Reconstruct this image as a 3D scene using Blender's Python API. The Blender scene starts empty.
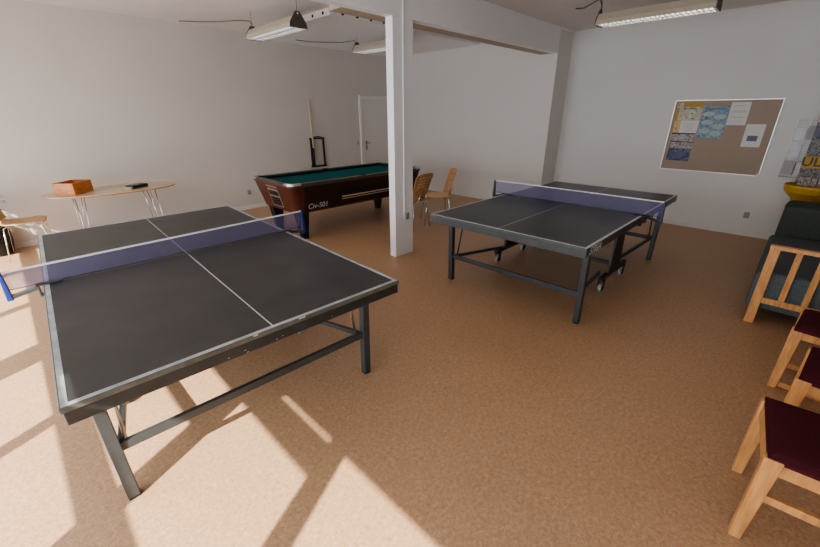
import bpy, bmesh, math, random
from mathutils import Vector, Matrix
random.seed(7)
C = bpy.context.scene.collection
PI = math.pi

# ------------------------------------------------------------------ materials
def nd(nt, t, **k):
    n = nt.nodes.new(t)
    for a, b in k.items(): setattr(n, a, b)
    return n

def mat(name, col, rough=.5, metal=0., var=0., vscale=8., bump=0., bscale=60., spec=.5, stretch=None, emit=None, estr=0., alpha=None):
    m = bpy.data.materials.new(name); m.use_nodes = True
    nt = m.node_tree; b = nt.nodes['Principled BSDF']
    b.inputs['Roughness'].default_value = rough; b.inputs['Metallic'].default_value = metal
    b.inputs['Specular IOR Level'].default_value = spec
    tc = nd(nt, 'ShaderNodeTexCoord'); mp = nd(nt, 'ShaderNodeMapping')
    nt.links.new(tc.outputs['Object'], mp.inputs['Vector'])
    if stretch: mp.inputs['Scale'].default_value = stretch
    n = nd(nt, 'ShaderNodeTexNoise'); n.inputs['Scale'].default_value = vscale; n.inputs['Detail'].default_value = 5
    nt.links.new(mp.outputs[0], n.inputs['Vector'])
    r = nd(nt, 'ShaderNodeValToRGB')
    r.color_ramp.elements[0].position = .3; r.color_ramp.elements[1].position = .7
    r.color_ramp.elements[0].color = tuple(max(0, c*(1-var)) for c in col)+(1,)
    r.color_ramp.elements[1].color = tuple(min(1, c*(1+var)) for c in col)+(1,)
    nt.links.new(n.outputs['Fac'], r.inputs[0]); nt.links.new(r.outputs[0], b.inputs['Base Color'])
    if bump:
        n2 = nd(nt, 'ShaderNodeTexNoise'); n2.inputs['Scale'].default_value = bscale
        nt.links.new(mp.outputs[0], n2.inputs['Vector'])
        bp = nd(nt, 'ShaderNodeBump'); bp.inputs['Strength'].default_value = bump; bp.inputs['Distance'].default_value = .01
        nt.links.new(n2.outputs['Fac'], bp.inputs['Height']); nt.links.new(bp.outputs[0], b.inputs['Normal'])
    if emit:
        b.inputs['Emission Color'].default_value = emit+(1,); b.inputs['Emission Strength'].default_value = estr
    if alpha is not None:
        b.inputs['Alpha'].default_value = alpha
    return m

def floor_mat():
    m = mat('floor_linoleum', (.4, .22, .11), .38); nt = m.node_tree; b = nt.nodes['Principled BSDF']
    tc = nd(nt, 'ShaderNodeTexCoord')
    def ramp(scale, detail, dist, els):
        n = nd(nt, 'ShaderNodeTexNoise'); n.inputs['Scale'].default_value = scale; n.inputs['Detail'].default_value = detail
        n.inputs['Distortion'].default_value = dist; nt.links.new(tc.outputs['Object'], n.inputs['Vector'])
        r = nd(nt, 'ShaderNodeValToRGB')
        while len(r.color_ramp.elements) < len(els): r.color_ramp.elements.new(.5)
        for e, (p, c) in zip(r.color_ramp.elements, els): e.position = p; e.color = c+(1,)
        nt.links.new(n.outputs['Fac'], r.inputs[0]); return n, r
    n1, r1 = ramp(60, 8, .8, [(.3, (.44, .265, .15)), (.5, (.53, .335, .20)), (.7, (.61, .405, .255))])
    n2, r2 = ramp(230, 3, 0, [(.3, (.66, .60, .52)), (.5, (1, 1, 1)), (.72, (1.0, 1.0, 1.0))])
    n3, r3 = ramp(1.2, 2, 0, [(.3, (.93, .93, .93)), (.7, (1.0, 1.0, 1.0))])
    m1 = nd(nt, 'ShaderNodeMixRGB', blend_type='MULTIPLY'); m1.inputs[0].default_value = 1
    m2 = nd(nt, 'ShaderNodeMixRGB', blend_type='MULTIPLY'); m2.inputs[0].default_value = 1
    nt.links.new(r1.outputs[0], m1.inputs[1]); nt.links.new(r2.outputs[0], m1.inputs[2])
    nt.links.new(m1.outputs[0], m2.inputs[1]); nt.links.new(r3.outputs[0], m2.inputs[2])
    nt.links.new(m2.outputs[0], b.inputs['Base Color'])
    rr = nd(nt, 'ShaderNodeMapRange'); rr.inputs['To Min'].default_value = .34; rr.inputs['To Max'].default_value = .5
    nt.links.new(n3.outputs['Fac'], rr.inputs['Value']); nt.links.new(rr.outputs[0], b.inputs['Roughness'])
    return m

def brick_mat():
    m = mat('painted_brick', (.71, .70, .68), .6); nt = m.node_tree; b = nt.nodes['Principled BSDF']
    tc = nd(nt, 'ShaderNodeTexCoord'); sp = nd(nt, 'ShaderNodeSeparateXYZ'); cb = nd(nt, 'ShaderNodeCombineXYZ')
    nt.links.new(tc.outputs['Object'], sp.inputs[0]); nt.links.new(sp.outputs['Y'], cb.inputs['X']); nt.links.new(sp.outputs['Z'], cb.inputs['Y'])
    br = nd(nt, 'ShaderNodeTexBrick'); br.inputs['Scale'].default_value = 1
    br.inputs['Brick Width'].default_value = .25; br.inputs['Row Height'].default_value = .085; br.inputs['Mortar Size'].default_value = .006
    nt.links.new(cb.outputs[0], br.inputs['Vector'])
    inv = nd(nt, 'ShaderNodeMath', operation='SUBTRACT'); inv.inputs[0].default_value = 1; nt.links.new(br.outputs['Fac'], inv.inputs[1])
    bp = nd(nt, 'ShaderNodeBump'); bp.inputs['Strength'].default_value = .35; bp.inputs['Distance'].default_value = .004
    nt.links.new(inv.outputs[0], bp.inputs['Height']); nt.links.new(bp.outputs[0], b.inputs['Normal'])
    return m

def net_mat(col, a):
    m = bpy.data.materials.new('net_mesh'); m.use_nodes = True; nt = m.node_tree
    b = nt.nodes['Principled BSDF']; b.inputs['Base Color'].default_value = col+(1,); b.inputs['Roughness'].default_value = .8
    tr = nd(nt, 'ShaderNodeBsdfTransparent'); mx = nd(nt, 'ShaderNodeMixShader'); mx.inputs[0].default_value = a
    o = nt.nodes['Material Output']
    nt.links.new(tr.outputs[0], mx.inputs[1]); nt.links.new(b.outputs[0], mx.inputs[2]); nt.links.new(mx.outputs[0], o.inputs[0])
    return m

def photo_mat(name, cols, scale, seed):
    """a printed sheet with blotchy colour pictures in rows"""
    m = bpy.data.materials.new(name); m.use_nodes = True; nt = m.node_tree; b = nt.nodes['Principled BSDF']
    b.inputs['Roughness'].default_value = .35
    tc = nd(nt, 'ShaderNodeTexCoord'); mp = nd(nt, 'ShaderNodeMapping'); mp.inputs['Location'].default_value = (seed, seed*2.3, seed*.7)
    nt.links.new(tc.outputs['Object'], mp.inputs['Vector'])
    v = nd(nt, 'ShaderNodeTexNoise'); v.inputs['Scale'].default_value = scale; v.inputs['Detail'].default_value = 4
    nt.links.new(mp.outputs[0], v.inputs['Vector'])
    r = nd(nt, 'ShaderNodeValToRGB'); r.color_ramp.interpolation = 'LINEAR'
    while len(r.color_ramp.elements) < len(cols): r.color_ramp.elements.new(.5)
    for i, (e, c) in enumerate(zip(r.color_ramp.elements, cols)):
        e.position = .34+.32*i/max(1, len(cols)-1); e.color = c+(1,)
    nt.links.new(v.outputs['Fac'], r.inputs[0]); nt.links.new(r.outputs[0], b.inputs['Base Color'])
    return m

M = {}
M['floor'] = floor_mat()
M['wall'] = mat('wall_paint', (.60, .575, .535), .55, var=.02, vscale=1.5, bump=.05, bscale=90)
M['wall_r'] = mat('wall_paint_cool', (.70, .70, .69), .55, var=.02, vscale=1.5, bump=.05, bscale=90)
M['ceil'] = mat('ceiling_paint', (.74, .715, .69), .7, var=.02, vscale=2)
M['brick'] = brick_mat()
M['white'] = mat('white_paint', (.84, .85, .87), .35, var=.015, vscale=3)
M['trim'] = mat('trim_paint', (.72, .70, .66), .4)
M['doorp'] = mat('door_paint', (.68, .66, .63), .4)
M['top'] = mat('table_top_charcoal', (.044, .044, .043), .42, var=.18, vscale=5, spec=.5)
M['topB'] = mat('table_top_dark', (.024, .026, .026), .30, var=.12, vscale=5, spec=.5)
M['line'] = mat('white_line_paint', (.62, .63, .63), .5, var=.15, vscale=30)
M['lineworn'] = mat('worn_line_paint', (.42, .45, .46), .5, var=.25, vscale=14)
M['lineb'] = mat('white_net_tape', (.75, .75, .75), .5)
M['rim'] = mat('olive_grey_rim', (.115, .118, .10), .45, var=.25, vscale=20)
M['rimB'] = mat('slate_rim', (.07, .078, .08), .4, var=.1, vscale=20)
M['apron'] = mat('apron_steel', (.035, .037, .036), .45, var=.2, vscale=9)
M['steel'] = mat('dark_grey_powder_coat', (.050, .058, .060), .38, var=.1, vscale=12, spec=.6)
M['chip'] = mat('chipped_paint', (.55, .50, .40), .8)
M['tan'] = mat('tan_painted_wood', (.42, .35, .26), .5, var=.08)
M['chrome'] = mat('chrome', (.72, .72, .72), .18, metal=1)
M['chromed'] = mat('dull_chrome', (.45, .45, .45), .3, metal=1)
M['net'] = net_mat((.16, .145, .31), .30)
M['blue'] = mat('blue_plastic', (.02, .035, .20), .35)
M['navy'] = mat('navy_plastic', (.010, .013, .05), .35)
M['black'] = mat('black_plastic', (.010, .010, .011), .4)
M['rubber'] = mat('dark_rubber', (.02, .02, .022), .7)
M['wheel'] = mat('grey_wheel', (.30, .30, .30), .45)
M['maho'] = mat('mahogany_laminate', (.085, .022, .014), .28, var=.35, vscale=9, stretch=(1, 1, 9), spec=.5)
M['mahod'] = mat('dark_mahogany', (.028, .011, .009), .3, var=.3, vscale=7, stretch=(1, 1, 9))
M['rail'] = mat('rail_grey_brown', (.075, .055, .048), .3, var=.15, vscale=10)
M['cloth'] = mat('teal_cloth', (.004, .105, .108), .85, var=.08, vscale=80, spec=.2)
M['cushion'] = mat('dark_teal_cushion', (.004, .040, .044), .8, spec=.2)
M['silver'] = mat('silver_casting', (.62, .60, .58), .3, metal=.85)
M['chalk'] = mat('chalk_writing', (.50, .50, .50), .8)
M['beech'] = mat('beech_plywood', (.62, .40, .20), .38, var=.16, vscale=7, stretch=(9, 1, 1))
M['beecht'] = mat('pale_beech_top', (.62, .50, .36), .3, var=.06, vscale=5, stretch=(1, 8, 1))
M['beechd'] = mat('dark_ply_edge', (.36, .17, .07), .5)
M['beechb'] = mat('honey_plywood', (.50, .28, .13), .4, var=.18, vscale=6, stretch=(6, 6, 1))
M['pine'] = mat('lacquered_pine', (.60, .31, .12), .36, var=.22, vscale=8, stretch=(6, 6, .9))
M['boxw'] = mat('orange_wood', (.50, .19, .045), .4, var=.3, vscale=11, stretch=(1, 1, 6))
M['burg'] = mat('burgundy_wool', (.075, .016, .022), .95, var=.25, vscale=160, bump=.4, bscale=300, spec=.1)
M['sofa'] = mat('charcoal_green_fabric', (.080, .090, .084), .95, var=.3, vscale=120, bump=.4, bscale=260, spec=.1)
M['sofab'] = mat('teal_grey_fabric', (.115, .140, .142), .95, var=.3, vscale=120, bump=.4, bscale=260, spec=.1)
M['felt'] = mat('taupe_felt', (.42, .345, .285), .9, var=.05, vscale=120, spec=.1)
M['alu'] = mat('aluminium', (.75, .75, .74), .35, metal=.5)
M['paper'] = mat('white_paper', (.72, .72, .70), .7)
M['ink'] = mat('grey_ink', (.16, .18, .26), .7)
M['inkl'] = mat('pale_ink', (.46, .46, .46), .7)
M['yellow'] = mat('yellow_plastic', (.58, .36, .02), .4)
M['amber'] = mat('amber_print', (.52, .33, .05), .6)
M['lampb'] = mat('beige_lamp_housing', (.46, .41, .33), .45)
M['lampe'] = mat('brown_grey_end_plate', (.10, .085, .078), .5)
M['louver'] = mat('grey_louver', (.30, .30, .30), .35, metal=.4)
M['tube'] = mat('lit_tube', (.9, .9, .9), .4, emit=(1, 1, 1), estr=9)
M['cable'] = mat('grey_cable', (.14, .12, .10), .6)
M['hole'] = mat('black_hole', (.006, .006, .006), .9)
M['beige'] = mat('beige_plastic', (.42, .37, .28), .5)
M['grey'] = mat('grey_plastic', (.30, .30, .30), .5)
M['leaf'] = mat('dark_leaf', (.018, .045, .014), .45, var=.4, vscale=10)
M['leafp'] = mat('pale_leaf', (.22, .30, .18), .5, var=.3, vscale=14)
M['soil'] = mat('soil', (.03, .02, .014), .9)
M['clear'] = mat('clear_acrylic', (.75, .77, .80), .15, alpha=.35)
M['oval'] = mat('pale_green_oval', (.42, .50, .46), .6, var=.2, vscale=40)
M['sheetblue'] = photo_mat('blue_print', [(.03, .08, .12), (.10, .22, .34), (.22, .38, .50), (.08, .13, .10)], 28, 3)
M['bluepic'] = mat('steel_blue_print', (.09, .11, .24), .5, var=.4, vscale=40)
M['sheetgold'] = photo_mat('gold_print', [(.30, .17, .03), (.62, .45, .12), (.55, .45, .30)], 30, 4)
M['sheetgrn'] = photo_mat('landscape_print', [(.10, .15, .07), (.40, .42, .40), (.52, .40, .20), (.60, .60, .58)], 26, 5)
M['sheetmix'] = photo_mat('colour_print', [(.05, .06, .09), (.38, .42, .46), (.34, .16, .08), (.05, .10, .06)], 34, 8)
M['sheetnav'] = photo_mat('navy_print', [(.006, .008, .02), (.012, .015, .05), (.10, .12, .24), (.006, .008, .02)], 18, 11)
M['dark_print'] = photo_mat('dark_print', [(.01, .01, .015), (.03, .03, .05), (.25, .22, .18), (.015, .012, .02)], 22, 14)

# ------------------------------------------------------------------ mesh builder
class MB:
    def __init__(s): s.bm = bmesh.new()
    def _new(s, verts, faces):
        vs = [s.bm.verts.new(v) for v in verts]
        for f in faces:
            try: s.bm.faces.new([vs[i] for i in f])
            except ValueError: pass
        return s
    def box(s, x0, x1, y0, y1, z0, z1):
        v = [(x, y, z) for z in (z0, z1) for y in (y0, y1) for x in (x0, x1)]
        return s._new(v, [(0, 2, 3, 1), (4, 5, 7, 6), (0, 1, 5, 4), (2, 6, 7, 3), (0, 4, 6, 2), (1, 3, 7, 5)])
    def hexa(s, bot, top):  # two quads, each 4 points counter-clockwise seen from above
        return s._new(list(bot)+list(top), [(3, 2, 1, 0), (4, 5, 6, 7), (0, 1, 5, 4), (1, 2, 6, 5), (2, 3, 7, 6), (3, 0, 4, 7)])
    def bar(s, p, q, w, h=None, up=(0, 0, 1)):
        h = h or w; p, q = Vector(p), Vector(q); d = (q-p).normalized(); up = Vector(up)
        if abs(d.dot(up)) > .98: up = Vector((0, 1, 0))
        a = d.cross(up).normalized(); b = a.cross(d).normalized()
        def r(c): return [c+a*x*w/2+b*y*h/2 for x, y in ((-1, -1), (1, -1), (1, 1), (-1, 1))]
        return s._new(r(p)+r(q), [(0, 1, 2, 3), (7, 6, 5, 4), (0, 4, 5, 1), (1, 5, 6, 2), (2, 6, 7, 3), (3, 7, 4, 0)])
    def tube(s, pts, r, n=8, r2=None, cap=True):
        pts = [Vector(p) for p in pts]; rings = []
        a = None
        for i, p in enumerate(pts):
            d = ((pts[min(i+1, len(pts)-1)]-p).normalized()+(p-pts[max(i-1, 0)]).normalized())
            d.normalize()
            if a is None: a = d.orthogonal().normalized()
            else: a = (a-d*a.dot(d)).normalized()
            b = d.cross(a); rr = r if r2 is None else r+(r2-r)*i/(len(pts)-1)
            rings.append([s.bm.verts.new(p+(a*math.cos(t)+b*math.sin(t))*rr) for t in [2*PI*k/n for k in range(n)]])
        for u, v in zip(rings, rings[1:]):
            for k in range(n): s.bm.faces.new((u[k], u[(k+1) % n], v[(k+1) % n], v[k]))
        if cap: s.bm.faces.new(rings[0][::-1]); s.bm.faces.new(rings[-1])
        return s
    def cyl(s, c, r, h, axis='z', n=20, r2=None):
        c = Vector(c); d = {'x': Vector((1, 0, 0)), 'y': Vector((0, 1, 0)), 'z': Vector((0, 0, 1))}[axis]
        return s.tube([c-d*h/2, c+d*h/2], r, n, r2)
    def prism(s, outline, z0, z1, axis='z'):
        """outline of 2D points extruded; axis z -> (x,y), axis x -> (y,z), axis y -> (x,z)"""
        f = {'z': lambda a, b, c: (a, b, c), 'x': lambda a, b, c: (c, a, b), 'y': lambda a, b, c: (a, c, b)}[axis]
        A = [s.bm.verts.new(f(a, b, z0)) for a, b in outline]; B = [s.bm.verts.new(f(a, b, z1)) for a, b in outline]
        n = len(A)
        s.bm.faces.new(A[::-1]); s.bm.faces.new(B)
        for i in range(n): s.bm.faces.new((A[i], A[(i+1) % n], B[(i+1) % n], B[i]))
        return s
    def lathe(s, prof, c=(0, 0, 0), n=24):
        rings = [[s.bm.verts.new((c[0]+r*math.cos(2*PI*k/n), c[1]+r*math.sin(2*PI*k/n), c[2]+z)) for k in range(n)] for r, z in prof]
        for u, v in zip(rings, rings[1:]):
            for k in range(n): s.bm.faces.new((u[k], u[(k+1) % n], v[(k+1) % n], v[k]))
        s.bm.faces.new(rings[0][::-1]); s.bm.faces.new(rings[-1]); return s
    def grid(s, fn, nu, nv, hole=None):
        g = [[s.bm.verts.new(fn(i/nu, j/nv)) for j in range(nv+1)] for i in range(nu+1)]
        for i in range(nu):
            for j in range(nv):
                if hole and hole(i, j): continue
                s.bm.faces.new((g[i][j], g[i+1][j], g[i+1][j+1], g[i][j+1]))
        return s
    def build(s, name, m, parent=None, bevel=0, smooth=False, loc=None, rz=0, solid=0, subd=0):
        bmesh.ops.recalc_face_normals(s.bm, faces=s.bm.faces)
        me = bpy.data.meshes.new(name); s.bm.to_mesh(me); s.bm.free()
        me.materials.append(M[m] if isinstance(m, str) else m)
        o = bpy.data.objects.new(name, me); C.objects.link(o)
        if parent: o.parent = parent
        if loc: o.location = loc
        o.rotation_euler.z = rz
        if solid:
            x = o.modifiers.new('solid', 'SOLIDIFY'); x.thickness = solid; x.offset = 0
        if bevel:
            x = o.modifiers.new('bevel', 'BEVEL'); x.width = bevel; x.segments = 2; x.limit_method = 'ANGLE'; x.angle_limit = math.radians(40)
        if subd:
            x = o.modifiers.new('sub', 'SUBSURF'); x.levels = subd; x.render_levels = subd
        if smooth or subd:
            for p in me.polygons: p.use_smooth = True
        return o

def thing(name, label, cat, loc=(0, 0, 0), rz=0, group=None):
    o = bpy.data.objects.new(name, None); C.objects.link(o); o.empty_display_size = .1
    o.location = loc; o.rotation_euler = (0, 0, rz); o['label'] = label; o['category'] = cat
    if group: o['group'] = group
    return o
def tag(o, label, cat, group=None):
    o['label'] = label; o['category'] = cat
    if group: o['group'] = group
    return o
def struct(o): o['kind'] = 'structure'; return o
def dup(root, loc, rz, label):
    r = root.copy(); C.objects.link(r); r.location = loc; r.rotation_euler = (0, 0, rz); r['label'] = label
    for ch in list(root.children):
        c = ch.copy(); C.objects.link(c); c.parent = r
        for g in list(ch.children):
            d = g.copy(); C.objects.link(d); d.parent = c
    return r
def text(name, body, size, m, parent, loc, rot, ext=.0008, shear=0):
    cu = bpy.data.curves.new(name, 'FONT'); cu.body = body; cu.size = size; cu.extrude = ext; cu.shear = shear
    cu.offset = size*.012; cu.align_x = 'CENTER'; cu.align_y = 'CENTER'; cu.materials.append(M[m])
    o = bpy.data.objects.new(name, cu); C.objects.link(o); o.location = loc; o.rotation_euler = rot
    bpy.context.view_layer.update()
    me = bpy.data.meshes.new_from_object(o.evaluated_get(bpy.context.evaluated_depsgraph_get()))
    bpy.data.objects.remove(o); o = bpy.data.objects.new(name, me); C.objects.link(o); o.location = loc; o.rotation_euler = rot
    if not me.materials: me.materials.append(M[m])
    if parent: o.parent = parent
    return o

# ------------------------------------------------------------------ the setting
XL, XR, YB, YF, H = -1.7, 7.30, 7.23, -2.4, 2.94      # window wall, board wall, pool wall, wall behind the camera, ceiling
T = .18
RX = 6.80                                            # face of the thickened painted-brick wall beyond the beam
PV = 3.296                                           # front face of beam and pillar
struct(MB().box(XL-T, XR+T, YF-T, YB+T, -.12, 0).build('floor', 'floor'))
struct(MB().box(XL-T, XR+T, YF-T, YB+T, H, H+.15).build('ceiling', 'ceil'))
struct(MB().box(XL-T, XR+T, YB, YB+T, 0, H).build('wall_back', 'wall'))
struct(MB().box(XR, XR+T, YF-T, YB, 0, H).build('wall_right', 'wall_r'))
struct(MB().box(RX, XR, PV, YB, 0, H).build('wall_brick', 'brick'))
w = MB(); w.box(XL-T, XR, YF-T, YF, 0, H)
struct(w.build('wall_front', 'wall'))
# window wall: bays between posts; sill, head, bars as measured from the light on the floor
posts = [(-1.15, -1.02), (.03, .15), (.96, 1.09), (1.95, 2.04), (2.84, 3.14), (4.06, 4.17), (5.28, 5.40), (6.75, 6.87)]
w = MB(); w.box(XL-T, XL, YF-T, -1.15, 0, H); w.box(XL-T, XL, 6.87, YB+T, 0, H); w.box(XL-T, XL, -1.15, 6.87, 0, .12); w.box(XL-T, XL, -1.15, 6.87, 2.38, H)
struct(w.build('wall_left', 'wall'))
def window(n, y0, y1, top, bars):
    f = MB(); xa, xb = XL-.045, XL-.005
    z0, z1 = .12, 2.38
    f.box(xa, xb, y0, y1, z0, z0+.05)
    if top < z1-.001:
        if n == 2: f.box(xa, xb, y0, y1, top, 2.122); f.box(xa, xb, y0, y1, 2.168, z1)
        else: f.box(xa, xb, y0, y1, top, z1)
    for (a, b) in bars: f.box(xa, xb, y0, y1, a, b)
    fr = struct(f.build('window_%d' % n, 'white'))
    g = MB().box(XL-.028, XL-.024, y0+.001, y1-.001, z0+.05, top).build('pane', GLASS, fr)
    g['kind'] = 'structure'
m = bpy.data.materials.new('window_glass'); m.use_nodes = True; nt = m.node_tree
for n_ in list(nt.nodes): nt.nodes.remove(n_)
o_ = nd(nt, 'ShaderNodeOutputMaterial'); t_ = nd(nt, 'ShaderNodeBsdfTransparent'); g_ = nd(nt, 'ShaderNodeBsdfGlossy'); mx_ = nd(nt, 'ShaderNodeMixShader')
g_.inputs['Roughness'].default_value = .02; mx_.inputs[0].default_value = .05
nt.links.new(t_.outputs[0], mx_.inputs[1]); nt.links.new(g_.outputs[0], mx_.inputs[2]); nt.links.new(mx_.outputs[0], o_.inputs[0])
GLASS = m
w = MB()
for (a, b) in posts: w.box(XL-.045, XL-.001, a, b, .12, 2.38)
struct(w.build('trim_1', 'white'))
tr = (1.27, 1.385)
bays = [(-1.02, .03, 2.152, [tr]), (.15, .96, 1.98, [tr]), (1.09, 1.95, 1.98, [tr, (1.735, 1.765)]),
        (2.04, 2.84, 2.152, [tr]), (3.14, 4.06, 2.152, [tr]), (4.17, 5.28, 2.152, [tr]), (5.40, 6.75, 1.80, [tr])]
for i, (a, b, t, bars) in enumerate(bays): window(i+1, a, b, t, bars)
# baseboards
struct(MB().box(XL, RX-.015, YB-.014, YB, 0, .07).build('baseboard_back', 'trim'))
struct(MB().box(XR-.014, XR, YF, PV, 0, .07).build('baseboard_right', 'trim'))
struct(MB().box(RX-.014, RX, PV, YB, 0, .07).build('baseboard_brick', 'trim'))
struct(MB().box(XR-.006, XR, YF, PV, 2.50, H).build('trim_2', 'wall_r'))
# pillar and beam
PX0, PX1, PB = 3.095, 3.395, .105
struct(MB().box(PX0, PX1, PV, PV+PB, 0, 2.576).build('pillar', 'white', bevel=.004))
bb = MB().box(XL, RX, PV, PV+PB, 2.576, H); struct(bb.build('beam', 'white', bevel=.003))
struct(MB().box(XL, XR, PV-.012, PV, H-.025, H).build('trim_3', 'white'))
# perforated ceiling box in the far corner
cb = MB().box(3.46, RX, 4.86, YB, 2.855, H); cb = struct(cb.build('ceiling_box', 'white', bevel=.003))
h = MB()
for k in range(4): h.cyl((3.66+.245*k, 4.858, 2.898), .024, .004, 'y', 12)
for k in range(9): h.cyl((3.458, 5.02+.25*k, 2.898), .020, .004, 'x', 12)
h.build('vent_hole', 'hole', cb)['kind'] = 'stuff'

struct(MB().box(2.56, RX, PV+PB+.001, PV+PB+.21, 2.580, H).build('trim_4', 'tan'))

# door in the far corner
d = struct(MB().box(5.80, 6.58, YB-.030, YB-.001, .01, 1.97).build('door_1', 'doorp', bevel=.003))
f = MB(); f.box(5.73, 5.80, YB-.045, YB, 0, 2.04); f.box(6.58, 6.65, YB-.045, YB, 0, 2.04); f.box(5.80, 6.58, YB-.045, YB, 1.97, 2.04)
f.build('door_frame', 'trim', d, bevel=.003)
hd = MB(); hd.box(5.87, 5.905, YB-.036, YB-.03, .90, 1.10); hd.tube([(5.888, YB-.036, 1.05), (5.888, YB-.075, 1.05), (5.99, YB-.078, 1.05)], .008); hd.build('door_handle', 'chromed', d, smooth=True)

# ------------------------------------------------------------------ table tennis tables
def tt_table(root, kind, zf=lambda u, v: 0):
    L, W, Z, TH = 1.37, .7625, .76, .022
    A = kind == 'A'
    top, rim, line = ('top', 'rim', 'lineworn') if A else ('topB', 'rimB', 'line')
    for s in (-1, 1):
        y0, y1 = (-L, -.002) if s < 0 else (.002, L)
        slab = MB().box(-W, W, y0, y1, Z-TH, Z-.0006).build('table_top', rim, root, bevel=.003)
        MB().box(-W+.004, W-.004, y0+(.004 if s < 0 else 0), y1-(.004 if s > 0 else 0), Z-.0006, Z).build('playing_surface', top, slab)
        ln = MB(); e = .0006; zz = (Z, Z+e); b0 = .004 if not A else .006; lw = .021
        ye = y0+b0 if s < 0 else y1-b0
        ln.box(-W+b0, W-b0, min(ye, ye-s*lw), max(ye, ye-s*lw), *zz)
        for q in (-1, 1):
            a, b = sorted((q*(W-b0), q*(W-b0-lw)))
            ln.box(a, b, y0 if s > 0 else y0+b0+lw, y1 if s < 0 else y1-b0-lw, *zz)
        ln.build('line_marking', line, slab)
        MB().box(-.0025, .0025, y0+.012, y1-.012, Z, Z+.0007).build('center_line', 'line', slab)
        ap = MB(); i = .006 if A else .0015; zb = Z-.078
        ap.box(-W+i, W-i, *sorted((s*(L-i), s*(L-i-.022))), zb, Z-TH)
        ap.box(-W+i, -W+i+.022, *sorted((s*.03, s*(L-i-.022))), zb+.01, Z-TH); ap.box(W-i-.022, W-i, *sorted((s*.03, s*(L-i-.022))), zb+.01, Z-TH)
        apo = ap.build('apron', 'apron' if A else 'steel', root, bevel=.003)
        if A and s < 0:
            for x, z_ in ((-.22, .012), (-.15, .018), (-.14, .004), (.0, .010), (.03, .016), (.30, .014)):
                x1 = x+random.uniform(.006, .016); h_ = random.uniform(.003, .007)
                MB().prism([(x, zb+z_), (x1, zb+z_+.002), (x1-.003, zb+z_+h_), (x+.002, zb+z_+h_-.001)], -L+i-.0012, -L+i, 'y').build('paint_chip', 'chip', apo)
            for x in (-.10, .12, .135):
                MB().box(x, x+.02, -L-.0008, -L+.003, Z-.006, Z-.0004).build('paint_chip', 'chip', apo)
    lu, lv = .685, 1.085
    zc = .31 if A else .27
    for su in (-1, 1):
        for sv in (-1, 1):
            z0 = zf(su*lu, sv*lv)
            lg = MB().hexa([(su*lu+x, sv*lv+y, z0+.012) for x, y in ((-.024, -.024), (.024, -.024), (.024, .024), (-.024, .024))],
                           [(su*lu+x, sv*(lv+.03)+y, Z-.078) for x, y in ((-.024, -.024), (.024, -.024), (.024, .024), (-.024, .024))])
            l = lg.build('leg', 'steel', root, bevel=.003)
            MB().box(su*lu-.022, su*lu+.022, sv*lv-.022, sv*lv+.022, z0, z0+.012).build('foot', 'rubber', l)
    for sv in (-1, 1):
        MB().box(-lu+.025, lu-.025, sv*(lv+.012)-.012, sv*(lv+.012)+.012, zc-.022, zc+.022).build('crossbar', 'steel', root, bevel=.002)
        for su in (-1, 1):
            MB().bar((su*(lu-.03), sv*(lv-.02), zc), (su*.56, sv*.30, .20), .026, .03).build('side_rail', 'steel', root, bevel=.002)
            MB().tube([(su*(lu-.045), sv*(lv-.02), zc-.02), (su*(lu-.06), sv*(lv-.10), Z-.085)], .008, 8).build('folding_strut', 'chromed' if A else 'steel', root, smooth=True)
    # centre undercarriage: two end plates joined across, each on two casters
    for su in (-1, 1):
        p = MB()
        p.hexa([(su*.60+x, y, .15) for x, y in ((-.012, -.17), (.012, -.17), (.012, .17), (-.012, .17))], [(su*.60+x, y, Z-.09) for x, y in ((-.012, -.10), (.012, -.10), (.012, .10), (-.012, .10))])
        p.box(su*.60-.02, su*.60+.02, -.36, .36, .13, .17)
        p.build('undercarriage_plate', 'apron', root, bevel=.002)
        for sv in (-1, 1):
            x, y = su*.60, sv*.30
            z0 = zf(x, y)
            fk = MB(); fk.box(x-.028, x-.022, y-.02, y+.02, z0+.045, .12); fk.box(x+.022, x+.028, y-.02, y+.02, z0+.045, .12); fk.box(x-.028, x+.028, y-.03, y+.03, .118, .13)
            c = fk.build('caster', 'black', root)
            wh = MB(); wh.cyl((x, y, z0+.045), .045, .036, 'x', 24); wh.build('wheel', 'wheel', c, bevel=.004, smooth=False)
            MB().cyl((x, y, z0+.045), .028, .040, 'x', 20).build('wheel_hub', 'rubber', c)
    ub = MB(); ub.box(-.59, .59, -.02, .02, .20, .235); ub.box(-.59, .59, -.10, -.07, Z-.12, Z-.085); ub.box(-.59, .59, .07, .10, Z-.12, Z-.085); ub.build('undercarriage_beam', 'steel', root, bevel=.002)
    # net
    N = .9125; ny = .035 if A else 0.
    zl, zr = (Z+.113, Z+.142) if A else (Z+.1505, Z+.1505)
    net = MB().prism([(-N+.01, Z+.006), (N-.01, Z+.006), (N-.01, zr), (-N+.01, zl)], ny-.001, ny+.001, 'y').build('net', 'net', root)
    MB().prism([(-N, zl-.006), (N, zr-.006), (N, zr+.005), (-N, zl+.005)], ny-.0035, ny+.0035, 'y').build('net_tape', 'line' if not A else 'lineb', net)
    MB().tube([(-N+.01, ny, Z+.008), (N-.01, ny, Z+.008)], .0025, 6).build('net_cord', 'navy', net)
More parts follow.
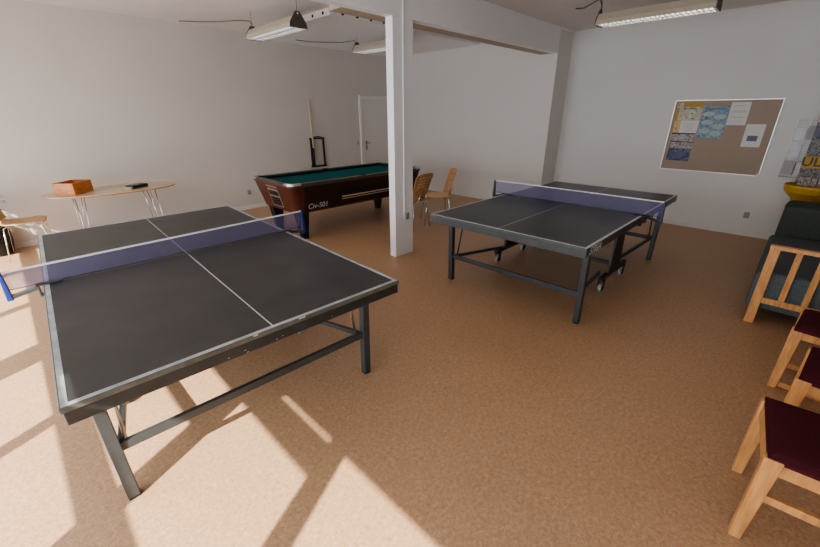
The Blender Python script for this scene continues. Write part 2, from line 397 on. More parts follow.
    for su in (-1, 1):
        pcol = 'blue' if A else 'navy'
        p = MB(); p.hexa([(su*N+x, ny+y, Z-.05) for x, y in ((-.014, -.02), (.014, -.02), (.014, .02), (-.014, .02))], [(su*N+x, ny+y, (zl if su < 0 else zr)+.008) for x, y in ((-.008, -.01), (.008, -.01), (.008, .01), (-.008, .01))])
        post = p.build('net_post', pcol, root, bevel=.004)
        a = MB(); a.bar((su*N, ny, Z-.035), (su*(W+.03), ny, Z-.012), .03, .022); a.box(*sorted((su*(W+.03), su*(W-.09))), ny-.022, ny+.022, Z+.001, Z+.009)
        a.box(*sorted((su*(W+.03), su*(W+.018))), ny-.022, ny+.022, Z-.06, Z+.009); a.box(*sorted((su*(W+.03), su*(W-.05))), ny-.022, ny+.022, Z-.065, Z-.055)
        a.build('net_clamp', 'steel' if A else 'black', root, bevel=.003)
        k = MB(); k.cyl((su*(W-.02), ny, Z-.085), .02, .035, 'z', 14); k.build('clamp_knob', 'black', root, smooth=False)

tA = thing('tennis_table', 'large worn charcoal table tennis table in the foreground, lit by sun from the left', 'table tennis table', (.704, 2.900, 0), -.0405, 'table tennis tables')
tA.rotation_euler = (0, -.010, -.0411); tA.location = (.712, 2.880, .003)
tt_table(tA, 'A', lambda u, v: -(.003+.010*u))
tB = thing('tennis_table', 'dark table tennis table standing right of the white pillar before the notice board wall', 'table tennis table', (4.136, 1.691, 0), -1.568, 'table tennis tables')
tt_table(tB, 'B')
# white lettering on the long side of the right table near its front corner (local +u side)
text('side_lettering', 'STIGA', .085, 'line', tB, (.7625+.0008, -1.20, .722), (PI/2, 0, PI/2), shear=.35)
cl = MB(); cl.box(-.30, -.24, -1.366, -1.359, .705, .725); cl.build('latch', 'blue', tB)

# ------------------------------------------------------------------ pool table
def rrect(x0, x1, y0, y1, r, n=5):
    out = []
    for cx, cy, a in ((x1-r, y0+r, -90), (x1-r, y1-r, 0), (x0+r, y1-r, 90), (x0+r, y0+r, 180)):
        for k in range(n+1):
            t = math.radians(a+90*k/n); out.append((cx+r*math.cos(t), cy+r*math.sin(t)))
    return out
PTX, PTY = 3.735, 5.19
pt = thing('pool_table', 'mahogany coin-operated pool table with teal cloth and black tapered legs', 'pool table', (PTX, PTY, 0))
a_, b_ = 1.255, .56
bot = rrect(-a_+.10, a_-.10, -b_+.07, b_-.07, .09); topo = rrect(-a_, a_, -b_, b_, .10)
c = MB(); A_ = [c.bm.verts.new((x, y, .395)) for x, y in bot]; B_ = [c.bm.verts.new((x, y, .765)) for x, y in topo]; n = len(A_)
c.bm.faces.new(A_[::-1]); c.bm.faces.new(B_)
for i in range(n): c.bm.faces.new((A_[i], A_[(i+1) % n], B_[(i+1) % n], B_[i]))
cab = c.build('cabinet', 'maho', pt)
# top rails: ring
def ring(mb, x0, x1, y0, y1, r, w, z0, z1):
    o = rrect(x0, x1, y0, y1, r); i = rrect(x0+w, x1-w, y0+w, y1-w, .012)
    vs = [[mb.bm.verts.new((x, y, z)) for x, y in P] for P, z in ((o, z0), (o, z1), (i, z1), (i, z0))]
    n = len(o)
    for a, b in ((0, 1), (1, 2), (2, 3), (3, 0)):
        for k in range(n): mb.bm.faces.new((vs[a][k], vs[a][(k+1) % n], vs[b][(k+1) % n], vs[b][k]))
    return mb
ring(MB(), -a_-.008, a_+.008, -b_-.008, b_+.008, .10, .085, .765, .81).build('top_rail', 'rail', pt, bevel=.006)
MB().box(-a_+.08, a_-.08, -b_+.08, b_-.08, .74, .768).build('playing_cloth', 'cloth', pt)
cu = MB(); wi = .045; g0 = .06
for sy in (-1, 1):
    for (xa, xb) in ((-a_+.077+g0, -.06), (.06, a_-.077-g0)):
        cu.hexa([(xa, sy*(b_-.077), .768), (xb, sy*(b_-.077), .768), (xb-.02, sy*(b_-.077-wi), .785), (xa+.02, sy*(b_-.077-wi), .785)],
                [(xa, sy*(b_-.077), .808), (xb, sy*(b_-.077), .808), (xb-.02, sy*(b_-.077-wi), .803), (xa+.02, sy*(b_-.077-wi), .803)])
for sx in (-1, 1):
    cu.hexa([(sx*(a_-.077), -b_+.077+g0, .768), (sx*(a_-.077), b_-.077-g0, .768), (sx*(a_-.077-wi), b_-.10-g0, .785), (sx*(a_-.077-wi), -b_+.10+g0, .785)],
            [(sx*(a_-.077), -b_+.077+g0, .808), (sx*(a_-.077), b_-.077-g0, .808), (sx*(a_-.077-wi), b_-.10-g0, .803), (sx*(a_-.077-wi), -b_+.10+g0, .803)])
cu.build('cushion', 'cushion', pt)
for sx in (-1, 0, 1):
    for sy in (-1, 1):
        px_, py_ = sx*(a_-.085), sy*(b_-(.085 if sx else .06))
        MB().cyl((px_, py_, .805), .052, .016, 'z', 20).build('pocket', 'hole', pt)
for sx in (-1, 1):
    for sy in (-1, 1):
        # corner casting: quarter-round plate wrapping the rail corner
        cc = (sx*(a_-.10), sy*(b_-.10)); out = []
        pts = [(sx*(a_-.10-.055), sy*(b_+.012))]
        for k in range(9):
            t = PI/2*k/8; pts.append((cc[0]+sx*.112*math.sin(t), cc[1]+sy*.112*math.cos(t)))
        pts += [(sx*(a_+.012), sy*(b_-.10-.055)), (sx*(a_-.04), sy*(b_-.155)), (sx*(a_-.045), sy*(b_-.09)), (sx*(a_-.09), sy*(b_-.045)), (sx*(a_-.155), sy*(b_-.04))]
        if sx*sy < 0: pts = pts[::-1]
        MB().prism(pts, .79, .818).build('corner_casting', 'silver', pt)
        lx, ly = sx*(a_-.24), sy*(b_-.20)
        lg = MB().hexa([(lx+x*.045, ly+y*.045, .03) for x, y in ((-1, -1), (1, -1), (1, 1), (-1, 1))], [(lx+sx*.02+x*.085, ly+sy*.01+y*.08, .41) for x, y in ((-1, -1), (1, -1), (1, 1), (-1, 1))]).build('leg', 'black', pt, bevel=.006)
        MB().lathe([(.062, 0), (.066, .012), (.05, .024), (.03, .034)], (lx, ly, 0), 20).build('foot_pad', 'rubber', lg)
# coin panel on the left end (face leans)
def endp(y, z, off=0):   # point on the slanted left end face
    t = (z-.395)/.37; return (-(a_-.10+.10*t)-off, y, z)
def quad_panel(y0, y1, z0, z1, off, m, nm, par, yt0=None, yt1=None):
    yt0 = y0 if yt0 is None else yt0; yt1 = y1 if yt1 is None else yt1
    q = MB(); v = [endp(y0, z0, -.004), endp(y1, z0, -.004), endp(yt1, z1, -.004), endp(yt0, z1, -.004), endp(y0, z0, off), endp(y1, z0, off), endp(yt1, z1, off), endp(yt0, z1, off)]
    q._new(v, [(0, 1, 2, 3), (7, 6, 5, 4), (0, 4, 5, 1), (1, 5, 6, 2), (2, 6, 7, 3), (3, 7, 4, 0)]); return q.build(nm, m, par)
cp = quad_panel(-.16, .14, .440, .700, .006, 'silver', 'coin_panel', pt)
quad_panel(-.14, .12, .455, .580, .009, 'black', 'ball_door', cp); quad_panel(-.14, .12, .605, .670, .009, 'black', 'coin_slot_plate', cp)
quad_panel(-.16, .16, .722, .742, .006, 'silver', 'coin_push_bar', pt)
# long-side ball tray recess with two pale ledges
def sidep(x, z, off=0):
    t = (z-.395)/.37; return (x, -(b_-.07+.07*t)-off, z)
def side_panel(x0, x1, z0, z1, off, m, nm, par):
    v = [sidep(x0, z0, -.004), sidep(x1, z0, -.004), sidep(x1, z1, -.004), sidep(x0, z1, -.004), sidep(x0, z0, off), sidep(x1, z0, off), sidep(x1, z1, off), sidep(x0, z1, off)]
    return MB()._new(v, [(0, 1, 2, 3), (7, 6, 5, 4), (0, 4, 5, 1), (1, 5, 6, 2), (2, 6, 7, 3), (3, 7, 4, 0)]).build(nm, m, par)
side_panel(-1.05, 1.12, .420, .762, .002, 'mahod', 'side_panel', pt)
tr_ = side_panel(-.42, .72, .50, .66, .004, 'black', 'ball_tray_recess', pt)
side_panel(-.42, .70, .535, .552, .012, 'beecht', 'tray_ledge', tr_); side_panel(-.42, .70, .504, .513, .010, 'beecht', 'tray_ledge', tr_)
t0 = text('chalk_writing', 'Civ-S01', .105, 'chalk', pt, (-.83, -(b_-.07+.07*.17)-.006, .475), (PI/2+.198, 0, .0), shear=.1)

# ------------------------------------------------------------------ cue and its rack on the back wall
rk = thing('cue_rack', 'narrow black rectangular cue rack frame mounted on the wall behind the pool table', 'cue rack', (4.58, YB, 0))
r = MB(); y = -.03
r.box(-.16, -.118, y-.022, y+.022, .66, 1.20); r.box(.135, .16, y-.02, y+.02, .66, 1.20); r.build('side_post', 'black', rk, bevel=.004)
r = MB(); r.box(-.175, .175, y-.03, y+.028, .64, .672); r.build('bottom_shelf', 'black', rk, bevel=.003)
r = MB(); r.box(-.17, .17, y-.028, y+.028, 1.19, 1.215); r.tube([(-.10, y-.02, 1.215), (-.05, y-.02, 1.235), (.05, y-.02, 1.235), (.10, y-.02, 1.215)], .01, 8); r.build('top_bar', 'black', rk, bevel=.003)
q = thing('pool_cue', 'single pale wooden cue standing upright in the black wall rack', 'cue', (4.455, YB-.075, 0))
MB().tube([(0, 0, 1.02), (0, .03, 1.92)], .018, 10, .012).build('shaft', 'beecht', q, smooth=True)
MB().tube([(0, .02, .672), (0, 0, 1.02)], .019, 10, .018).build('butt', 'black', q, smooth=True)

# sockets and switch
def socket(loc, rz, label, m='beige'):
    s = thing('wall_socket', label, 'wall socket', loc, rz)
    MB().box(-.032, .032, -.012, 0, -.042, .042).build('plate', m, s, bevel=.004)
    k = MB(); k.cyl((0, -.0125, .022), .017, .003, 'y', 16); k.cyl((0, -.0125, -.022), .017, .003, 'y', 16); k.build('socket_well', 'grey', s)
socket((3.02, YB, .31), 0, 'beige wall socket left of the pool table low on the wall')
socket((XR, .34, .30), PI/2*-1, 'small grey wall socket below the notice board', 'grey')
sw = thing('light_switch', 'small grey light switch on the wall beside the corner door', 'light switch', (5.665, YB, 1.06))
MB().box(-.025, .025, -.012, 0, -.04, .04).build('plate', 'grey', sw, bevel=.003); MB().box(-.015, .015, -.017, -.012, -.02, .02).build('rocker', 'beige', sw)

# conduit on pillar
cd = thing('cable_conduit', 'thin white cable conduit with small grey socket running down the white pillar', 'conduit', (3.243, PV, 0))
MB().box(-.010, .010, -.014, 0, .47, H-.03).build('trunking', 'white', cd, bevel=.002)
MB().box(.018, .062, -.026, 0, .46, .54).build('socket_box', 'grey', cd, bevel=.004)

# ------------------------------------------------------------------ hanging strip lamps
def lamp(label, loc, length, loc_top=None):
    o = thing('strip_lamp', label, 'ceiling lamp', loc, 0, 'hanging fluorescent strip lamps')
    hl = length/2; z = 0
    hs = MB(); P = [(-.115, .0), (-.105, .045), (-.055, .115), (.055, .115), (.105, .045), (.115, .0)]
    Q = [(x*.94, zz-.006 if zz > .001 else .002) for x, zz in P]
    hs.prism(P + [(.108, .0)] + [(x, zz) for x, zz in [(.098, .040), (.05, .105), (-.05, .105), (-.098, .040), (-.108, 0)]], -hl, hl, 'y')
    hs.build('housing', 'lampb', o)
    for s in (-1, 1):
        e = MB().prism([(-.118, -.004), (.118, -.004), (.108, .05), (.06, .12), (.028, .165), (-.028, .165), (-.06, .12), (-.108, .05)], *sorted((s*hl, s*(hl+.010))), 'y').build('end_plate', 'lampe', o, bevel=.002)
        MB().cyl((0, s*(hl+.011), .142), .011, .004, 'y', 12).build('hook_hole', 'paper', e)
        MB().tube([(0, s*(hl+.004), .15), (0, s*(hl+.004), (loc_top or H)-loc[2])], .003, 6).build('suspension_wire', 'cable', o)
    for x in (-.050, .050): MB().cyl((x, 0, .027), .015, 2*hl-.03, 'y', 12).build('lamp_tube', 'tube', o, smooth=True)
    lv = MB(); k = 0; nl = int(length/.045)
    for i in range(nl): yy = -hl+.02+i*(length-.04)/(nl-1); lv.box(-.10, .10, yy-.0015, yy+.0015, .0, .016)
    lv.box(-.010, .010, -hl, hl, .0, .045)
    lv.build('louver_grid', 'louver', o)
    return o
lamp('strip lamp hanging left of the perforated ceiling box above the pool table', (2.82, 5.19, 2.60), 1.16)
lamp('strip lamp partly hidden behind the white pillar above the pool table', (4.62, 5.20, 2.60), 1.16, 2.855)
lamp('strip lamp hanging at the upper right above the right table tennis table', (5.26, 1.53, 2.60), 1.12)
def cable(label, pts, r=.006):
    return tag(MB().tube(pts, r, 6).build('lamp_cable', 'cable', None, smooth=True), label, 'cable')
cable('thin cable trailing left along the ceiling to the left strip lamp', [(2.2, 6.66, 2.86), (2.4, 6.42, 2.845), (2.6, 6.24, 2.85), (2.78, 6.1, 2.87), (2.90, 5.98, 2.86), (2.84, 5.80, 2.76), (2.82, 5.765, 2.68)])
cable('thin cable sagging under the perforated ceiling box to the pillar-side lamp', [(3.9, 6.50, 2.80), (4.1, 6.38, 2.78), (4.3, 6.28, 2.785), (4.6, 6.15, 2.80), (4.63, 5.86, 2.80), (4.62, 5.775, 2.70)])
cable('short bent black cable at the left end of the upper right lamp', [(5.62, 2.56, 2.90), (5.60, 2.45, 2.885), (5.55, 2.33, 2.91), (5.50, 2.22, 2.93), (5.38, 2.14, 2.83), (5.27, 2.10, 2.68)], .008)

# ------------------------------------------------------------------ oval table with box and case
OX, OY, OZ = .915, 6.64, .72
ot = thing('oval_table', 'pale beech oval table on thin chrome rods against the long wall', 'table', (OX, OY, 0))
el = [(.755*math.copysign(abs(math.cos(t))**.85, math.cos(t)), .41*math.copysign(abs(math.sin(t))**.95, math.sin(t))) for t in [2*PI*k/56 for k in range(56)]]
MB().prism(el, OZ-.016, OZ).build('table_top', 'beecht', ot)
MB().prism([(x*1.001, y*1.001) for x, y in el], OZ-.017, OZ-.006).build('table_edge', 'beechd', ot)
for sx in (-1, 1):
    for sy in (-1, 1):
        lg = MB()
        for k in (-1, 1): lg.tube([(sx*.40+k*.05, sy*.14, OZ-.017), (sx*.40+k*.012+sx*.05, sy*.24, .015), ], .0042, 8)
        lg.tube([(sx*.45-.012, sy*.24, .008), (sx*.45+.012, sy*.24, .008)], .007, 8)
        lg.build('leg', 'chrome', ot, smooth=True)
bx = thing('wooden_box', 'orange open wooden box standing on the left end of the oval table', 'box', (.50, 6.62, OZ), .87)
w = MB(); w.box(-.172, .172, -.12, -.108, 0, .150); w.box(-.172, .172, .108, .12, 0, .150); w.box(-.172, -.160, -.108, .108, 0, .150); w.box(.160, .172, -.108, .108, 0, .150); w.build('side', 'boxw', bx, bevel=.002)
MB().box(-.160, .160, -.108, .108, 0, .01).build('bottom', 'boxw', bx)
MB().box(-.06, -.05, -.108, .108, .01, .10).build('divider', 'boxw', bx)
k = MB(); k.cyl((-.173, -.02, .04), .012, .003, 'x', 12); k.build('knob_hole', 'beechd', bx)
cs = thing('game_case', 'small flat dark case with pale lid edge on the oval table', 'case', (1.15, 6.50, OZ), .5)
MB().box(-.135, .130, -.075, .075, 0, .035).build('tray', 'beige', cs, bevel=.003)
MB().box(-.110, .125, -.078, .05, .006, .048).build('dark_insert', 'black', cs, bevel=.003)
MB().box(-.07, .07, -.03, .0, .048, .050).build('lid_label', 'grey', cs)

# ------------------------------------------------------------------ plywood shell chairs (front faces local -Y... seat opening towards +X)
def ply_chair(name, label, loc, rz, seatmat='beech', backmat='beechb'):
    o = thing(name, label, 'chair', loc, rz, 'plywood chairs on thin chrome legs')
    def seat(u, v):
        x = -.20+.42*u; y = (v-.5)*.41*(1-.10*abs(u-.45)-.25*max(0, u-.85)*4*abs(v-.5)**2*4)
        return (x, y, .445+.012*(2*v-1)**2-.015*math.sin(PI*u)+(-.018*max(0, u-.8)*5)+ (.03*max(0, .12-u)*8))
    MB().grid(seat, 12, 10).build('seat', seatmat, o, solid=.011, smooth=True)
    def back(u, v):   # u up, v across
        yy = (v-.5)*(.37+.05*u); x = -.205-.075*u-.03*u*u+.05*(2*v-1)**2*1.0
        return (x, yy, .475+.385*u-.02*(2*v-1)**4*u*2)
    MB().grid(back, 27, 25, hole=lambda i, j: 9 < i < 24 and 3 < j < 21 and i % 3 == 1 and j % 3 != 0).build('backrest', backmat, o, solid=.010, smooth=True)
    sp = MB()
    for s in (-1, 1): sp.tube([(.05, s*.08, .428), (-.15, s*.08, .425), (-.212, s*.08, .45), (-.235, s*.08, .56)], .008, 8)
    sp.build('back_support', 'chrome', o, smooth=True)
    for sx in (-1, 1):
        for sy in (-1, 1): MB().tube([(sx*.12, sy*.10, .428), (sx*.17, sy*.165, .40), (sx*.22, sy*.215, .006)], .0075, 8).build('leg', 'chrome', o, smooth=True)
    fr = MB(); fr.tube([(-.12, -.10, .428), (.12, .10, .428)], .008, 8); fr.tube([(-.12, .10, .426), (.12, -.10, .426)], .008, 8); fr.build('seat_frame', 'chromed', o, smooth=True)
    return o
ply_chair('plywood_chair', 'plywood chair with slotted back close behind the white pillar, facing the pool table', (4.21, 4.13, 0), math.radians(97))
ply_chair('plywood_chair', 'plywood chair seen from its side, between the other slotted chair and the right table', (4.73, 4.06, 0), math.radians(141))
ply_chair('plywood_chair', 'sunlit plywood chair at the left end of the oval table', (-.08, 6.70, 0), math.radians(-6))

# ------------------------------------------------------------------ notice board
bd = thing('notice_board', 'taupe felt notice board in a thin aluminium frame on the right wall', 'notice board', (XR, .96, 1.345), -PI/2)
# local: x runs along -Y world (to the right in view), y into the wall
MB().box(-.60, .60, -.014, 0, -.49, .49).build('felt_panel', 'felt', bd)
f = MB(); f.box(-.61, .61, -.02, 0, .485, .50); f.box(-.61, .61, -.02, 0, -.50, -.485); f.box(-.61, -.597, -.02, 0, -.485, .485); f.box(.597, .61, -.02, 0, -.485, .485); f.build('frame', 'alu', bd, bevel=.002)
k = MB(); k.box(.575, .612, -.024, 0, -.502, -.465); k.build('corner_cap', 'paper', bd)
def sheet(name, label, x0, x1, z0, z1, m, cat='paper'):
    o = thing(name, label, cat, (XR-.015, .96-(x0+x1)/2, 1.345+(z0+z1)/2), -PI/2, 'papers pinned to the notice board')
    hw, hh = (x1-x0)/2, (z1-z0)/2
    MB().box(-hw, hw, -.0025, 0, -hh, hh).build('sheet', m, o)
    return o, hw, hh
def stripes(o, items, m, nm):
    s = MB()
    for (a, b, c_, d_) in items: s.box(a, b, -.0035, -.0025, c_, d_)
    s.build(nm, m, o)
o, hw, hh = sheet('poster', 'yellow-headed landscape poster at the top left of the notice board', -.565, -.25, .222, .458, 'sheetgrn')
stripes(o, [(-hw+.07, hw, hh-.055, hh)], 'amber', 'header_band'); stripes(o, [(-hw+.10, hw-.06, hh-.085, hh-.070)], 'ink', 'title_line')
stripes(o, [(-hw, -hw+.035, -hh, hh-.06)], 'amber', 'side_strip')
o, hw, hh = sheet('poster', 'white sheet with a golden left strip below the yellow-headed poster', -.555, -.25, .045, .22, 'paper')
stripes(o, [(-hw, -hw+.08, -hh, hh)], 'sheetgold', 'side_strip'); stripes(o, [(-.03, .10, z_, z_+.006) for z_ in (-.05, -.02, .01, .04)], 'inkl', 'text_line')
o, hw, hh = sheet('poster', 'colourful strip of small town pictures above the navy night poster', -.555, -.255, -.175, .043, 'sheetmix')
stripes(o, [(-hw, hw, -.02, -.01), (-hw, hw, hh-.012, hh)], 'hole', 'dark_line')
o, hw, hh = sheet('poster', 'dark navy poster at the lower left of the notice board', -.555, -.258, -.355, -.177, 'sheetnav')
ov = MB(); ov.prism([(.10*math.cos(t), -.01+.035*math.sin(t)) for t in [2*PI*k/24 for k in range(24)]], -.0035, -.0025, 'y'); ov.build('oval_picture', 'bluepic', o)
o, hw, hh = sheet('poster', 'blue poster with pale oval pictures on the notice board', -.235, .065, -.015, .410, 'sheetblue')
ov = MB()
for (cx, cz) in ((-.075, .11), (.065, .075), (-.065, .0), (.07, -.055), (-.075, -.115), (.06, -.15)): ov.prism([(cx+.072*math.cos(t), cz+.032*math.sin(t)) for t in [2*PI*k/20 for k in range(20)]], -.0035, -.0025, 'y')
ov.build('oval_picture', 'oval', o); stripes(o, [(-.12, .12, hh-.045, hh-.02)], 'ink', 'title_line')
o, hw, hh = sheet('notice', 'white typed notice at the top middle of the notice board', .072, .285, .165, .46, 'paper')
stripes(o, [(-.07, .05, .10, .106), (-.08, .08, .03, .038), (-.07, .07, .015, .019), (-.08, .08, -.05, -.042), (-.07, .07, -.10, -.095)], 'inkl', 'text_line')
o, hw, hh = sheet('notice', 'white notice with a grey-blue picture block at the right of the board', .305, .51, -.115, .18, 'paper')
stripes(o, [(-.057, .053, -.07, .0)], 'ink', 'picture_block')

# ------------------------------------------------------------------ leaflet rack and yellow display
lr = thing('leaflet_rack', 'wire leaflet rack with clear holders on the right wall beyond the sofa', 'leaflet rack', (XR, .03, .86), -PI/2)
w = MB()
for x in (-.12, .0, .12): w.tube([(x, -.03, 0), (x, -.03, .74)], .003, 6)
for k in range(8): z = .02+.10*k; w.tube([(-.12, -.03, z), (.12, -.03, z)], .0025, 6); w.tube([(-.12, -.03, z), (-.12, -.075, z), (.12, -.075, z), (.12, -.03, z)], .0025, 6)
w.build('wire_frame', 'chromed', lr)
for k in range(3):
    for x in (-.06, .06):
        z = .05+.22*k
        MB().box(x-.05, x+.05, -.066, -.060, z, z+.17).build('leaflet', ('inkl', 'paper', 'clear', 'paper', 'clear', 'inkl')[2*k+(x > 0)], lr)
yd = thing('display_stand', 'yellow plastic display stand holding dark posters at the right edge by the wall', 'display stand', (6.98, -.20, 0), -PI/2)
n = 24
MB().lathe([(.20, 0), (.20, .02), (.16, .04), (.15, .60), (.17, .66)], (0, 0, 0), 28).build('pedestal', 'yellow', yd, smooth=False, bevel=.003)
MB().lathe([(.17, .66), (.25, .74), (.265, .80), (.265, .83), (.24, .83), (.23, .78)], (0, 0, 0), 28).build('tray', 'yellow', yd)
MB().box(-.17, .17, .03, .045, .83, 1.56).build('back_board', 'dark_print', yd)
MB().box(-.175, .175, .01, .03, 1.03, 1.17).build('name_band', 'amber', yd)
text('band_lettering', 'ULS', .15, 'black', yd, (-.06, .008, 1.10), (PI/2, 0, 0))
MB().box(-.17, .17, .01, .03, 1.40, 1.47).build('upper_band', 'ink', yd)
MB().box(-.18, .18, .02, .05, 1.56, 1.66).build('header_card', mat('pale_pink_card', (.50, .42, .42), .6), yd)
lf = MB()
for i in range(5): lf.box(-.15+.06*i, -.10+.06*i, -.06+.01*i, -.05+.01*i, .78, .93)
lf.build('leaflet_row', 'sheetmix', yd)

# ------------------------------------------------------------------ sofa with slatted pine arm
sf = thing('sofa', 'charcoal fabric sofa with a slatted pine armrest at the right edge', 'sofa', (4.10, -.02, 0))
def sofa_arm(x0, nm):
    a = MB(); x1 = x0+.035
    a.box(x0, x1, -.065, 0, 0, .66)                    # front post
    a.box(x0, x1, -.82, -.755, 0, .66)                 # rear post
    a.box(x0-.008, x1+.012, -.83, .004, .66, .692)     # top rail
    a.box(x0+.004, x1-.004, -.755, -.065, .195, .245)  # lower rail
    for y_ in (-.178, -.315, -.452, -.589, -.70): a.box(x0+.006, x1-.006, y_-.020, y_+.020, .245, .66)
    return a.build(nm, 'pine', sf, bevel=.005)
sofa_arm(0, 'armrest'); sofa_arm(2.05, 'armrest')
MB().box(.045, 1.55, -.78, .035, .12, .45).build('seat_base', 'sofab', sf, bevel=.04)
b = MB(); b.hexa([(.06, -.90, .18), (2.02, -.90, .18), (2.02, -.76, .18), (.06, -.76, .18)], [(.06, -.98, .86), (2.02, -.98, .86), (2.02, -.84, .86), (.06, -.84, .86)]); b.build('backrest', 'sofa', sf, bevel=.05)
MB().box(1.56, 2.02, -.70, .0, .16, .765).build('bolster', 'sofa', sf, bevel=.055)
MB().box(.045, 2.05, -.74, -.70, .08, .16).build('base_rail', 'pine', sf)

# ------------------------------------------------------------------ pine chairs with burgundy seats
def pine_chair(label, loc, rz=0, low=False):
    o = thing('pine_chair', label, 'chair', loc, rz, 'pine chairs with burgundy seats')
    W2, D = (.175 if low else .225), .42     # half width, depth; front edge at y=0, seat reaches -D
    lw, lt = .040, .048
    for s in (-1, 1):
        x = s*(W2-lw/2)
        MB().hexa([(x-lw/2, -lt+.006, 0), (x+lw/2, -lt+.006, 0), (x+lw/2, 0, 0), (x-lw/2, 0, 0)], [(x-lw/2, -lt-.012, .445), (x+lw/2, -lt-.012, .445), (x+lw/2, 0, .445), (x-lw/2, 0, .445)]).build('front_leg', 'pine', o, bevel=.004)
        MB().hexa([(x-lw/2, -D-.05, 0), (x+lw/2, -D-.05, 0), (x+lw/2, -D, 0), (x-lw/2, -D, 0)], [(x-lw/2, -D-.10, .84), (x+lw/2, -D-.10, .84), (x+lw/2, -D-.06, .84), (x-lw/2, -D-.06, .84)]).build('rear_leg', 'pine', o, bevel=.004)
        MB().box(x-.012, x+.012, -D, -lt-.008, .375, .43).build('side_rail', 'pine', o, bevel=.003)
        z = .035 if low else .25
        MB().box(x-.012, x+.012, -D, -lt, z-.018, z+.018).build('stretcher', 'pine', o, bevel=.003)
    MB().box(-W2+lw, W2-lw, -.034, -.010, .365, .43).build('front_rail', 'pine', o, bevel=.003)
    MB().box(-W2+lw, W2-lw, -D-.03, -D-.008, .375, .43).build('rear_rail', 'pine', o, bevel=.003)
    if low: MB().box(-W2+lw, W2-lw, -D-.03, -D-.01, .20, .235).build('stretcher', 'pine', o, bevel=.003)
    c = MB()
    def cush(u, v): 
        x = (u-.5)*2*(W2+(.018 if low else -.006)); y = -.010-(D-.02)*v
        e = min(u, 1-u, v, 1-v); return (x, y, .452+.022*min(1, e*7)**.5)
    c.grid(cush, 16, 16); n0 = len(c.bm.verts)
    o_ = .018 if low else -.006; c.box(-W2-o_, W2+o_, -D+.01, -.010, .432, .453)
    c.build('seat_cushion', 'burg', o, smooth=False, bevel=.003)
    def bk(z0, z1, nm):
        b = MB(); f_ = lambda z: -D-.02-.04*(z/.84)-.02
        b.hexa([(-W2+lw, f_(z0)-.012, z0), (W2-lw, f_(z0)-.012, z0), (W2-lw, f_(z0)+.012, z0), (-W2+lw, f_(z0)+.012, z0)], [(-W2+lw, f_(z1)-.012, z1), (W2-lw, f_(z1)-.012, z1), (W2-lw, f_(z1)+.012, z1), (-W2+lw, f_(z1)+.012, z1)])
        b.build(nm, 'pine', o, bevel=.004)
    bk(.60, .66, 'back_slat'); bk(.72, .82, 'back_slat')
    return o
pine_chair('nearest pine chair with burgundy seat, whole front at the lower right', (1.95, -.190, 0), math.radians(5))
pine_chair('middle pine chair with burgundy seat, half hidden behind the nearest one', (2.68, -.30, 0), math.radians(-6))
pine_chair('farthest pine chair with burgundy seat, low stretchers, beside the sofa arm', (3.295, -.262, 0), math.radians(-6), low=True)

# ------------------------------------------------------------------ potted plant at the left edge
pp = thing('potted_plant', 'leafy plant in a dark round pot at the left edge behind the chair', 'plant', (-.39, 7.02, 0))
MB().lathe([(.11, 0), (.13, .02), (.16, .16), (.16, .30), (.145, .36), (.13, .36)], (0, 0, 0), 28).build('pot', 'black', pp, smooth=False)
MB().cyl((0, 0, .355), .128, .01, 'z', 24).build('soil', 'soil', pp)
st = MB(); lv = MB(); lp = MB(); rnd = random.Random(4)
def leaf(mb, p, d, L_, w_):
    d = Vector(d).normalized(); s_ = d.cross(Vector((0, 0, 1)))
    s_ = s_.normalized() if s_.length > .01 else Vector((1, 0, 0)); n_ = s_.cross(d)
    P = Vector(p); rows = []
    for i in range(6):
        t = i/5; c_ = P+d*L_*t-Vector((0, 0, .35*L_*t*t)); ww = w_*math.sin(PI*min(1, t*.92+.04))*.5
        rows.append([mb.bm.verts.new(c_-s_*ww+n_*ww*.25), mb.bm.verts.new(c_), mb.bm.verts.new(c_+s_*ww+n_*ww*.25)])
    for a, b in zip(rows, rows[1:]):
        for k in (0, 1): mb.bm.faces.new((a[k], a[k+1], b[k+1], b[k]))
for i in range(11):
    a = 2*PI*i/11+rnd.uniform(-.2, .2); r_ = rnd.uniform(.10, .24); hh_ = rnd.uniform(.55, 1.05)
    p0, p1, p2 = Vector((0, 0, .355)), Vector((r_*.4*math.cos(a), r_*.4*math.sin(a), hh_*.6)), Vector((r_*math.cos(a), r_*math.sin(a), hh_))
    st.tube([p0, p1, p2], .006, 6)
    for k in range(9):
        t = .35+.65*k/8; q_ = p1.lerp(p2, (t-.35)/.65); b_a = a+rnd.uniform(-1.6, 1.6)
        leaf(lv if rnd.random() < .88 else lp, q_, (math.cos(b_a), math.sin(b_a), rnd.uniform(.0, .7)), rnd.uniform(.08, .13), rnd.uniform(.035, .055))
for q_ in (st, lv, lp):
    for v_ in q_.bm.verts: v_.co.y = max(-.16, min(.18, v_.co.y*.55))
st.build('stem', 'leaf', pp, smooth=True); lv.build('foliage', 'leaf', pp); lp.build('pale_foliage', 'leafp', pp)

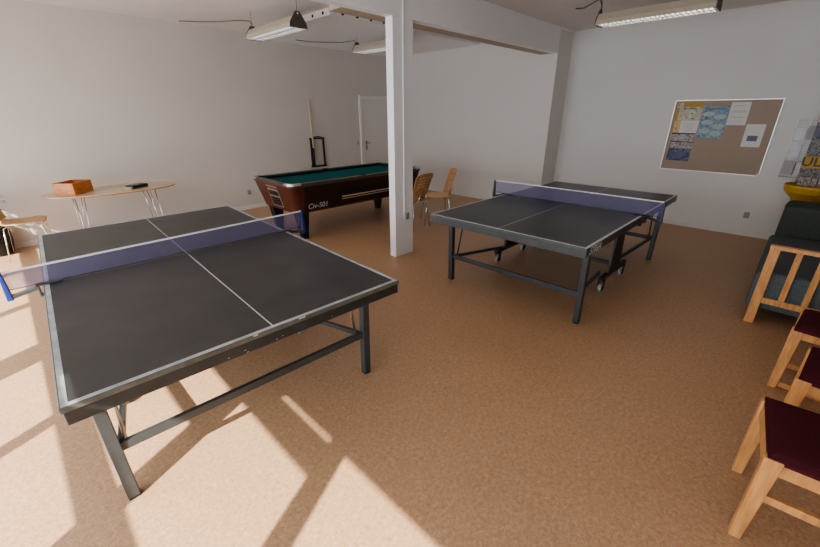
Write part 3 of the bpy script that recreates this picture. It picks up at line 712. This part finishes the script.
# ------------------------------------------------------------------ light
el_, az = math.radians(37), math.atan2(.5, 1)
dirv = Vector((math.cos(el_)*math.cos(az), math.cos(el_)*math.sin(az), -math.sin(el_)))
sl = bpy.data.lights.new('sun', 'SUN'); sl.energy = 15; sl.angle = math.radians(.5); sl.color = (1.0, .95, .87)
so = bpy.data.objects.new('sun', sl); C.objects.link(so); so.rotation_euler = dirv.to_track_quat('-Z', 'Y').to_euler(); so.location = (-6, 0, 6)
wd = bpy.data.worlds.new('world'); bpy.context.scene.world = wd; wd.use_nodes = True
bg = wd.node_tree.nodes['Background']; bg.inputs[0].default_value = (.86, .92, 1.0, 1); bg.inputs[1].default_value = 6.6
def portal(loc, rot, sx, sy):
    l = bpy.data.lights.new('window_portal', 'AREA'); l.shape = 'RECTANGLE'; l.size = sx; l.size_y = sy; l.cycles.is_portal = True
    o = bpy.data.objects.new('window_portal', l); C.objects.link(o); o.location = loc; o.rotation_euler = rot
portal((XL-.16, 2.86, 1.25), (0, -PI/2, 0), 2.26, 8.0)

# ------------------------------------------------------------------ camera
al, p, r = .7922, .3964, -.0022
def toB(v): return Vector((v[0]*math.cos(al)+v[1]*math.sin(al), -v[0]*math.sin(al)+v[1]*math.cos(al), v[2]))
fw = Vector((0, math.cos(p), -math.sin(p))); rt = Vector((1, 0, 0)); up = rt.cross(fw)
r2 = rt*math.cos(r)+up*math.sin(r); u2 = -rt*math.sin(r)+up*math.cos(r)
fw, r2, u2 = toB(fw), toB(r2), toB(u2)
cam = bpy.data.cameras.new('camera'); co = bpy.data.objects.new('camera', cam); C.objects.link(co)
mtx = Matrix.Identity(4)
for i in range(3): mtx[i][0], mtx[i][1], mtx[i][2] = r2[i], u2[i], -fw[i]
mtx.translation = Vector((0, 0, 1.6681)); co.matrix_world = mtx
cam.sensor_width = 36; cam.sensor_fit = 'HORIZONTAL'; cam.lens = 381.9933*36/820; cam.clip_start = .02
VT = 'AgX'
sc = bpy.context.scene; sc.camera = co
sc.view_settings.view_transform = VT; sc.view_settings.look = 'AgX - Medium High Contrast'; sc.view_settings.exposure = .02
sc.cycles.max_bounces = 10; sc.cycles.diffuse_bounces = 6; sc.cycles.transparent_max_bounces = 12
sc.cycles.use_denoising = True; sc.cycles.sample_clamp_indirect = 6
